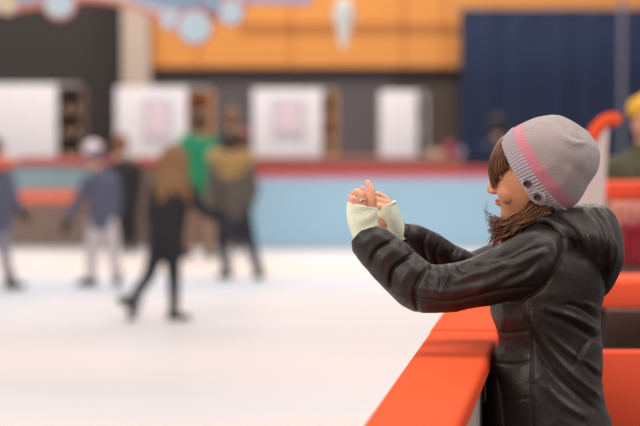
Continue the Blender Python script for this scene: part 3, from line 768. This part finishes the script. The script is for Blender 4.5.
far_s = [(545, 256, .10, 24), (500, 266, .16, 23), (472, 274, .16, 21.5), (452, 267, .14, 21), (430, 253.5, .10, 20.5), (413, 242.5, .06, 18.5), (403, 237, .04, 15.5), (399, 234.5, .033, 13)]
def sleeve(L): return [tuple(w(a, c, d))+(r*(YW0+d)/F,) for a, c, d, r in L]
def jacket(bm):
    loft(bm, dens(TS)); ellip(bm, w(538, 284, -.125), (.085, .06, .05)); ellip(bm, w(552, 250, -.09), (.08, .085, .055)); ellip(bm, w(516, 240, 0), (.036, .09, .04)); ellip(bm, w(521, 230, 0), (.03, .06, .03)); tube(bm, sleeve(near_s), 28, 5); tube(bm, sleeve(far_s), 24, 5)
jk = blob('jacket', jacket, .0037, 'jacket', rootw, 14)
me = jk.data
isnear = lambda c: 1/(1+np.exp((c[:, 1]-(YW0-.02))*60))
isfar = lambda c: (c[:, 1] > YW0-.01).astype(float)
wrinkle(me, .0028, 9, 2, (1, 1, 1.3))
creases(me, [
    ([(368, 268), (375, 250), (394, 239)], -.012, 1.5), ([(389, 291), (392, 269), (412, 254)], -.014, 1.6), ([(418, 312), (414, 293), (421, 275), (434, 266)], -.010, 1.9),
    ([(376, 275), (384, 258), (402, 246)], .008, 5.5), ([(402, 300), (402, 282), (417, 264)], .008, 6),
    ([(356, 256), (364, 242), (380, 233)], .006, 5),
    ([(433, 265), (430, 276), (436, 284)], -.008, 2.2), ([(447, 263), (449, 274), (443, 283)], .009, 3), ([(424, 262), (428, 270), (425, 282)], .008, 3), ([(452, 262), (457, 272), (468, 277)], -.007, 2.2),
    ([(440, 265), (440, 275)], .007, 2.5),
    ([(396, 291), (424, 299), (453, 301), (498, 291), (535, 287)], -.005, 1.4), ([(400, 283), (424, 290), (453, 292), (490, 283)], .004, 4),
    ([(455, 279), (480, 272), (510, 262)], .007, 4), ([(470, 292), (498, 281), (520, 268)], .005, 4), ([(487, 258), (505, 255), (530, 243)], -.006, 2.4), ([(497, 252), (520, 238), (545, 232)], .006, 3.5),
    ([(472, 267), (492, 265), (515, 255)], -.005, 2.4),
    ([(562, 233), (564, 250), (556, 268), (540, 289), (520, 300)], -.008, 1.7), ([(553, 238), (554, 255), (546, 270)], .006, 4),
    ([(452, 271), (466, 264), (480, 262)], .006, 2.2), ([(458, 277), (474, 271), (492, 270)], -.006, 1.6), ([(436, 270), (441, 280), (437, 292)], -.006, 1.5), ([(430, 285), (440, 296)], .005, 2.5), ([(505, 262), (528, 250), (545, 246)], -.005, 1.6), ([(500, 287), (522, 280), (540, 268)], .005, 2.4),
    ([(540, 258), (525, 272), (500, 281)], -.004, 2.5), ([(548, 250), (530, 258), (508, 268)], .005, 3),
], isnear)
creases(me, [   # torso
    ([(530, 306), (532, 345), (532, 385), (533, 440)], -.005, 1.2), ([(489, 362), (510, 364), (530, 362)], -.005, 1.5), ([(488, 330), (510, 333), (530, 331)], -.003, 1.5), ([(497, 398), (515, 399), (531, 398)], -.004, 1.5),
    ([(527, 305), (540, 335), (563, 366), (600, 398)], .008, 3.2), ([(522, 312), (536, 345), (556, 375), (598, 412)], -.007, 3), ([(546, 308), (573, 317), (598, 331)], .008, 3), ([(545, 314), (572, 325), (598, 340)], -.007, 2.6),
    ([(545, 330), (567, 350), (600, 372)], .006, 3), ([(540, 380), (560, 402), (590, 420)], .006, 4), ([(560, 295), (580, 300), (597, 310)], .006, 3), ([(555, 300), (580, 308), (598, 320)], -.005, 2),
    ([(497, 377), (501, 400), (505, 430)], -.012, 1.5), ([(493, 377), (496, 400), (499, 430)], .006, 2.2),
    ([(598, 335), (585, 345), (575, 365)], -.005, 2.5), ([(601, 378), (592, 372), (575, 352)], -.004, 2.2),
    ([(492, 315), (505, 345), (500, 362)], .004, 5),
], lambda c: isnear(c)*(c[:, 2] < w(500, 296).z))
creases(me, [([(428, 232), (424, 245), (428, 262)], -.008, 1.8), ([(440, 240), (436, 255), (440, 268)], -.006, 1.8), ([(409, 225), (404, 236), (408, 250)], -.008, 1.8), ([(455, 246), (452, 258)], -.007, 2), ([(463, 252), (458, 262)], .006, 2.5), ([(418, 228), (414, 242)], .007, 4), ([(445, 243), (445, 256)], .006, 4)], isfar)
# far shoulder seam / zip placket running down the front
bm = bmesh.new(); L = [(524, 226, -.02), (512, 233, -.02), (503, 250, -.015), (497, 285, -.01), (494, 308, 0)]
tube(bm, [tuple(w(a, c, d+.01))+(.005,) for a, c, d in L], 8, 4); obj('zip_placket', bm, 'black', jk, True)
bm = bmesh.new(); tube(bm, [tuple(w(a, c, d))+(.0022,) for a, c, d in ((497, 380, -.165), (500, 400, -.178), (504, 432, -.193))], 6, 4); obj('pocket_zip', bm, 'black', jk, True)
for L, n_ in ((near_s, 'near'), (far_s, 'far')):       # elastic cuffs
    bm = bmesh.new(); a, c = L[-1], L[-2]; P4 = sleeve([c, a]); d = (Vector(P4[1][:3])-Vector(P4[0][:3])).normalized(); p = Vector(P4[1][:3]); r = P4[1][3]
    rings = []; u, v = frame_of(d)
    for k, rr in enumerate((1.0, 1.02, .96, .86, .80)):
        rings.append([p+d*(.004*k-.004)+(u*math.cos(t)+v*math.sin(t))*r*rr*(1+.02*math.cos(12*t)) for t in [2*math.pi*j/48 for j in range(48)]])
    loft(bm, rings, cap=True); obj('cuff', bm, 'jacket', jk, True)
# ---- hood
HS = [(596.5, 297, 602, 298, .018), (591, 288, 609, 289, .055), (582, 275, 616.5, 275, .105), (573, 257, 621.5, 258, .158), (562, 240, 621, 240, .180), (548, 227, 617, 224, .168), (540, 219, 612, 212, .135), (546, 213, 602, 205.5, .105), (558, 210.5, 590, 206, .06)]
def hood(bm):
    Q = catmull(HS, 4); rings = []
    for q in Q:
        a = w(q[0], q[1]); c = w(q[2], q[3]); m_ = (a+c)/2; h = (c-a)/2
        rings.append([m_+h*math.copysign(abs(math.cos(t))**.8, math.cos(t))+Vector((0, q[4]*math.copysign(abs(math.sin(t))**.9, math.sin(t)), 0)) for t in [2*math.pi*j/48 for j in range(48)]])
    loft(bm, rings)
    # rim roll from the collar down the near and the far side to the tip
    for sg in (-1, 1):
        L = [(525, 226, .05, 4.5), (540, 220, .082, 4), (552, 222, .110, 3.2), (564, 236, .143, 3), (575, 253, .141, 3), (585, 271, .102, 3), (593, 286, .052, 3), (598, 293, .02, 3)]
        tube(bm, [tuple(w(a, c, sg*d))+(r/K,) for a, c, d, r in L], 14, 4)
    tube(bm, [tuple(w(a, c, d))+(r/K,) for a, c, d, r in ((525, 226, -.05, 4.5), (519, 228, 0, 4.5), (525, 226, .05, 4.5))], 14, 4)
hd = blob('hood', hood, .0044, 'hoodm', jk, 9)
wrinkle(hd.data, .0028, 11, 8)
creases(hd.data, [
    ([(548, 214), (566, 224), (580, 246), (592, 272), (600, 290)], -.011, 2.0), ([(556, 212), (576, 222), (589, 244), (598, 268), (604, 286)], .007, 4),
    ([(590, 206), (604, 222), (610, 245), (606, 270)], -.010, 2.6), ([(578, 208), (596, 226), (603, 250)], .008, 3.5), ([(603, 210), (613, 232), (614, 256), (606, 283)], .007, 4),
    ([(570, 214), (586, 228), (596, 250), (598, 266)], -.008, 2.2), ([(598, 204), (611, 222), (618, 246)], -.006, 2), ([(612, 262), (604, 272), (594, 270)], -.006, 2.4), ([(545, 224), (560, 240), (574, 262), (588, 282)], -.004, 1.0)])
hn = hd.data

# ---- beanie
HT = [(504.5, 143, 547, 212, .080), (503, 140.5, 549, 213.5, .088), (508, 134, 559, 213, .096), (513.6, 128.8, 570, 208.5, .101), (523.5, 123.5, 579, 200, .105), (537, 118.3, 588.5, 184.5, .104), (553, 116.2, 596.5, 171.5, .094), (567, 120.2, 599.3, 159, .075), (578.5, 127.5, 598, 149, .048), (585, 133, 595, 144, .022), (589, 137, 592, 140, .006)]
EPS = .27
def hring(q, n=192, rib=0, pleat=0, grow=0):
    a = w(q[0], q[1]); c = w(q[2], q[3]); m_ = (a+c)/2; h = (c-a)/2
    ll = Vector((-h.z, 0, h.x)).normalized()
    if ll.x > 0: ll = -ll
    out = []
    for j in range(n):
        t = 2*math.pi*j/n
        sc = 1+grow+rib*math.cos(84*t)+pleat*math.cos(7*t+.6)
        out.append(m_+(h*math.cos(t)+(Vector((0, -1, 0))+ll*EPS).normalized()*(-q[4]*math.sin(t)))*sc)
    return out
Q = catmull(HT, 8)
bm = bmesh.new(); rings = []
for i, q in enumerate(Q):
    if i < 22: continue
    pl = .045*max(0, (i-46)/30)
    rings.append(hring(q, pleat=pl))
R_ = loft(bm, rings, cap=True)
bm.faces.ensure_lookup_table()
hat = obj('beanie', bm, ['hatgrey', 'hatpink'], rootw, True, True)
mi_arr = []
nr = len(rings)-1
for p in hat.data.polygons:
    k = min(v for v in p.vertices)//192
    mi_arr.append(1 if k < 10 else 0)
hat.data.polygons.foreach_set('material_index', mi_arr)
wrinkle(hat.data, .0016, 16, 4)
creases(hat.data, [([(566, 128), (575, 136), (588, 142)], -.006, 2.0), ([(560, 135), (574, 143), (588, 142)], .005, 3), ([(590, 142), (592, 155), (588, 170)], -.004, 2.5), ([(577, 127), (584, 134)], -.005, 2), ([(560, 160), (575, 168), (585, 180)], -.003, 5), ([(548, 120), (562, 124), (572, 134)], -.003, 3)])
bm = bmesh.new(); rings = []
outer = [hring(Q[i], 480, rib=.013, grow=.020 if 0 < i < 24 else .010) for i in range(0, 25)]
inner = [hring(Q[i], 480, grow=-.03) for i in (22, 12, 4, 0)]
loft(bm, outer+inner, cap=False)
br = obj('ribbed_brim', bm, 'hatrib', hat, True); br['label'] = 'grey ribbed brim'
# button tab on the near side of the brim
def hat_surface(s, t, grow=.0):                  # s: index along Q, t: angle
    i = int(s); f_ = s-i; q = Q[i]*(1-f_)+Q[min(i+1, len(Q)-1)]*f_
    a = w(q[0], q[1]); c = w(q[2], q[3]); m_ = (a+c)/2; h = (c-a)/2; ll = Vector((-h.z, 0, h.x)).normalized()
    if ll.x > 0: ll = -ll
    return m_+(h*math.cos(t)+(Vector((0, -1, 0))+ll*EPS).normalized()*(-q[4]*math.sin(t)))*(1+grow)
def find(px, py):
    best = None
    for si in range(8, 40):
        for ti in range(0, 90):
            t = math.pi+math.pi*ti/90; p = hat_surface(si*.75, t); 
            x, y = proj(np.array([p]))
            if p.y > YW0: continue
            d = (x[0]-px)**2+(y[0]-py)**2
            if best is None or d < best[0]: best = (d, si*.75, t)
    return best[1], best[2]
tabpts = [(520.5, 178), (534, 187), (545, 193.5), (546, 199), (540.5, 204.5), (531.5, 200.5), (524.5, 190)]
bm = bmesh.new(); C_ = []
fs = [find(a, c) for a, c in tabpts]
top_ = [hat_surface(s_, t_, .055) for s_, t_ in fs]; bot_ = [hat_surface(s_, t_, .0) for s_, t_ in fs]
A = [bm.verts.new(p) for p in top_]; B = [bm.verts.new(p) for p in bot_]; n = len(A)
bm.faces.new(A); bm.faces.new(B[::-1])
for i in range(n): bm.faces.new((A[i], B[i], B[(i+1) % n], A[(i+1) % n]))
bmesh.ops.recalc_face_normals(bm, faces=bm.faces[:])
bmesh.ops.bevel(bm, geom=[e for e in bm.edges], offset=.0015, segments=2, profile=.5, affect='EDGES')
tb = obj('button_tab', bm, 'tab', hat, True)
tn = (Vector(top_[2])-Vector(top_[0])).cross(Vector(top_[4])-Vector(top_[0])).normalized()
if tn.y > 0: tn = -tn
for a, c in ((526.8, 182.5), (537.6, 195.8)):
    s_, t_ = find(a, c); p = hat_surface(s_, t_, .055); bm = bmesh.new(); u, v = frame_of(tn); rings = []
    for d, r in ((-.001, .0088), (.0035, .0092), (.0056, .0080), (.0030, .0058), (.0028, .0035)):
        rings.append([p+tn*d+(u*math.cos(k)+v*math.sin(k))*r for k in [2*math.pi*j/24 for j in range(24)]])
    loft(bm, rings); bt = obj('button', bm, 'button', hat, True); bt['label'] = 'dark round button on the brim'

# ---- hair
HAIR = {0: bmesh.new()}
hb = HAIR[0]
rnd = random.Random(11)
def strand(P, r0, r1, m):
    n = len(P); P4 = []
    for i, p in enumerate(P):
        t = i/(n-1); r = r0*(1-t)+r1*t
        if i == 0: r = r0*.7
        P4.append(tuple(p)+(r,))
    tube(hb, P4, 5, 4, True, m)
def lerp(a, c, t): return a+(c-a)*t
def hsurf(phi, th, off):
    return hp((.094+off)*math.cos(phi)*math.cos(th), (.076+off)*math.sin(phi)*math.cos(th), (.114+off)*math.sin(th))
# the fringe: a ragged shell of hair over the forehead and combed strands on top
nph = 60; sh = []
for k in range(9):
    row = []
    for i in range(nph+1):
        ph = math.radians(lerp(-75, 58, i/nph)); bot = -8+3*math.sin(i*2.3)+2*math.sin(i*5.1)+(1.1*(i-42) if i > 42 else 0)
        row.append((ph, math.radians(lerp(62, bot, k/8))))
    sh.append(row)
loft(hb, [[hsurf(a, c, .0085) for a, c in r]+[hsurf(a, c, .004) for a, c in r[::-1]] for r in sh], mi=0)
for i in range(430):
    u = rnd.random(); ph0 = math.radians(lerp(-72, 60, u)); sw = math.radians(rnd.gauss(3, 4)); bot = lerp(-11, 12, (max(0, u-.55)/.45)**1.5)+rnd.gauss(0, 2.2)+14*rnd.random()**5
    off = .007+.010*rnd.random()
    P = [hsurf(ph0+sw*t, math.radians(lerp(60, bot, t)), off+.004*math.sin(math.pi*t)-(.004*t if t > .9 else 0)) for t in (0, .25, .5, .75, 1)]
    strand(P, rnd.uniform(.0012, .0021), .0005, rnd.choice([0, 1, 1, 1, 2, 2]))
for i in range(420):                                      # side and nape hair swept forward under the jaw
    u = rnd.random(); v_ = rnd.random(); d0 = lerp(-.080, .03, rnd.random()**1.3)
    rx = lerp(530, 552, u); ry = lerp(200, 213, u)
    mx_ = lerp(517, 530, u)+rnd.gauss(0, 1.2); my = lerp(212, 221, u)+v_*5
    ex_ = lerp(499, 512, v_)+rnd.gauss(0, 3); ey = lerp(219, 235, v_)+rnd.gauss(0, 1.2)
    tx = lerp(488, 496, rnd.random()**.7)+rnd.gauss(0, 1.2); ty = ey+lerp(-2, 13, v_)+rnd.gauss(0, 2)
    if rnd.random() < .12: ty = ey-rnd.uniform(1, 6); tx -= 1.5
    if rnd.random() < .25: tx = lerp(498, 514, rnd.random()); ty = rnd.uniform(236, 243)
    dd = d0*.75-.02
    P = [w(rx, ry, d0*.9), w(mx_, my, dd-.012), w(ex_, ey, dd-.01), w(lerp(ex_, tx, .72), lerp(ey, ty, .30), dd*.9), w(tx, ty, dd*.8)]
    strand(P, rnd.uniform(.0011, .0021), .0004, rnd.choice([0, 1, 1, 1, 2, 2]))
for i in range(14):                                       # loose flyaways
    P = [w(505, 222, -.04), w(496, 220+rnd.gauss(0, 3), -.03), w(489+rnd.gauss(0, 1.5), 216+rnd.gauss(0, 4), -.03), w(484+rnd.gauss(0, 2), 208+rnd.gauss(0, 5), -.03)]
    strand(P, .0007, .0002, 1)
hr_ = obj('hair', hb, ['hair1', 'hair2', 'hair3'], rootw, True)
# hair mass under the strands at the nape
def mass(bm):
    for d in (-.055, -.03, 0, .03): chain(bm, [w(548, 206, d*.9), w(534, 216, d), w(518, 224, d*.8-.01), w(508, 229, d*.6-.01), w(497, 233, d*.5-.01)], [.022, .020, .016, .012, .004]); capsule(bm, w(512, 230, d*.6-.01), w(494, 240, d*.5-.01), .012, .003)
blob('hair_mass', mass, .005, 'hair1', rootw, 3)

# ---- gloves (fingerless)
def glove(name, L, dy, ratio, tilt_top, m='glove', label=None):
    """L: (px,py,halfwidth px, half depth m)"""
    bm = bmesh.new(); Q = catmull([(a, c, hw, hd_, dd) for a, c, hw, hd_, dd in L], 5); n = 40; outer = []; innr = []
    C = [w(q[0], q[1], dy+q[4]) for q in Q]
    for i, q in enumerate(Q):
        t = (C[min(i+1, len(C)-1)]-C[max(i-1, 0)]).normalized(); sv = t.cross(Vector((0, 1, 0))).normalized(); dv = sv.cross(t).normalized()
        k = i/(len(Q)-1); tl = t*tilt_top*k*k
        for lst, sc in ((outer, 1), (innr, .93)):
            lst.append([C[i]+sv*(q[2]/K*sc*math.cos(a))+dv*(q[3]*sc*math.sin(a))+tl*math.cos(a) for a in [2*math.pi*j/n for j in range(n)]])
    loft(bm, outer+innr[::-1], cap=False)
    return bm
bm = glove('glove', [(371, 246, 11.5, .026, 0), (366.5, 236, 12.8, .029, 0), (363.5, 225, 14.2, .03, 0), (362, 214, 15.2, .031, 0), (362.3, 204.8, 15.2, .031, 0)], NY, 1, .006)
g1 = obj('fingerless_glove', bm, 'glove', rootw, True); g1['label'] = 'pale mint knitted fingerless glove'
wrinkle(g1.data, .0007, 30, 1)
creases(g1.data, [([(349, 216), (362, 212), (376, 208)], -.0035, 1.6), ([(351, 222), (365, 219), (377, 213)], .003, 2.2), ([(354, 232), (366, 227), (377, 219)], -.003, 1.6), ([(357, 240), (368, 234), (376, 226)], .003, 2)], None)
bm = glove('glove', [(402, 240, 9.5, .026, 0), (396, 229, 9.5, .028, 0), (391, 218, 10.2, .03, 0), (387, 208, 10, .031, 0), (386.6, 204.5, 9.6, .031, 0)], FY, 1, -.010)
g2 = obj('fingerless_glove', bm, 'glove', rootw, True); g2['label'] = 'pale mint knitted fingerless glove'
wrinkle(g2.data, .0007, 30, 5)
# ---- trousers and boots (below the frame)
def trs(bm):
    capsule(bm, w(549, 455, -.06), w(549, 455, .06), .14, .14)
    for d, kx, ax_ in ((-.09, 545, 552), (.09, 552, 560)):
        chain(bm, [w(549, 455, d), w(kx, 610, d), w(ax_, 755, d)], [.115, .085, .062])
blob('trousers', trs, .012, 'denim', rootw, 3)
for d, ax_ in ((-.09, 552), (.09, 560)):
    def bt_(bm):
        a = w(ax_, 740, d); e = Vector((a.x, a.y, G+.05)); capsule(bm, a, e, .068, .055); capsule(bm, e+Vector((.015, 0, -.005)), e+Vector((-.15, 0, -.012)), .045, .038)
        box(bm, e.x-.19, e.x+.065, e.y-.045, e.y+.045, G, G+.025)
    blob('boot', bt_, .008, 'boot', rootw)

# ------------------------------------------------------------------ light: overhead hall lamps, two added fill lamps and the pale hall around
wld = bpy.data.worlds.new('hall'); S.world = wld; wld.use_nodes = True
wld.node_tree.nodes['Background'].inputs[0].default_value = (1.0, .95, .92, 1); wld.node_tree.nodes['Background'].inputs[1].default_value = .42
def lamp(name, loc, size, power, col=(1, .96, .92), target=None):
    l = bpy.data.lights.new(name, 'AREA'); l.shape = 'RECTANGLE'; l.size = size[0]; l.size_y = size[1]; l.energy = power; l.color = col
    o = bpy.data.objects.new(name, l); COL.objects.link(o); o.location = loc
    if target: o.rotation_euler = (Vector(target)-Vector(loc)).to_track_quat('-Z', 'Y').to_euler()
    return o
for x, y, p in [(-5, 8, 240), (1.5, 7, 250), (-5, 16, 250), (2, 16, 250), (-5, 25, 280), (3, 25, 280), (-4, 30, 400), (2, 30, 400)]:
    lamp('unseen_lamp', (x, y, 8.0), (4.5, 3.5), p)
lamp('unseen_lamp', (4.5, 5.0, 5.0), (2.0, 2.0), 120, (1, .96, .92), (2.2, 8.5, 1.0))  # added fill light, brightens the front of the red stand
lamp('unseen_lamp', (-3.2, 2.6, 4.8), (2.4, 2.4), 190, (1, .95, .9), (1.0, 6.0, 1.5))  # added soft key light from camera left, brightens the woman's near side
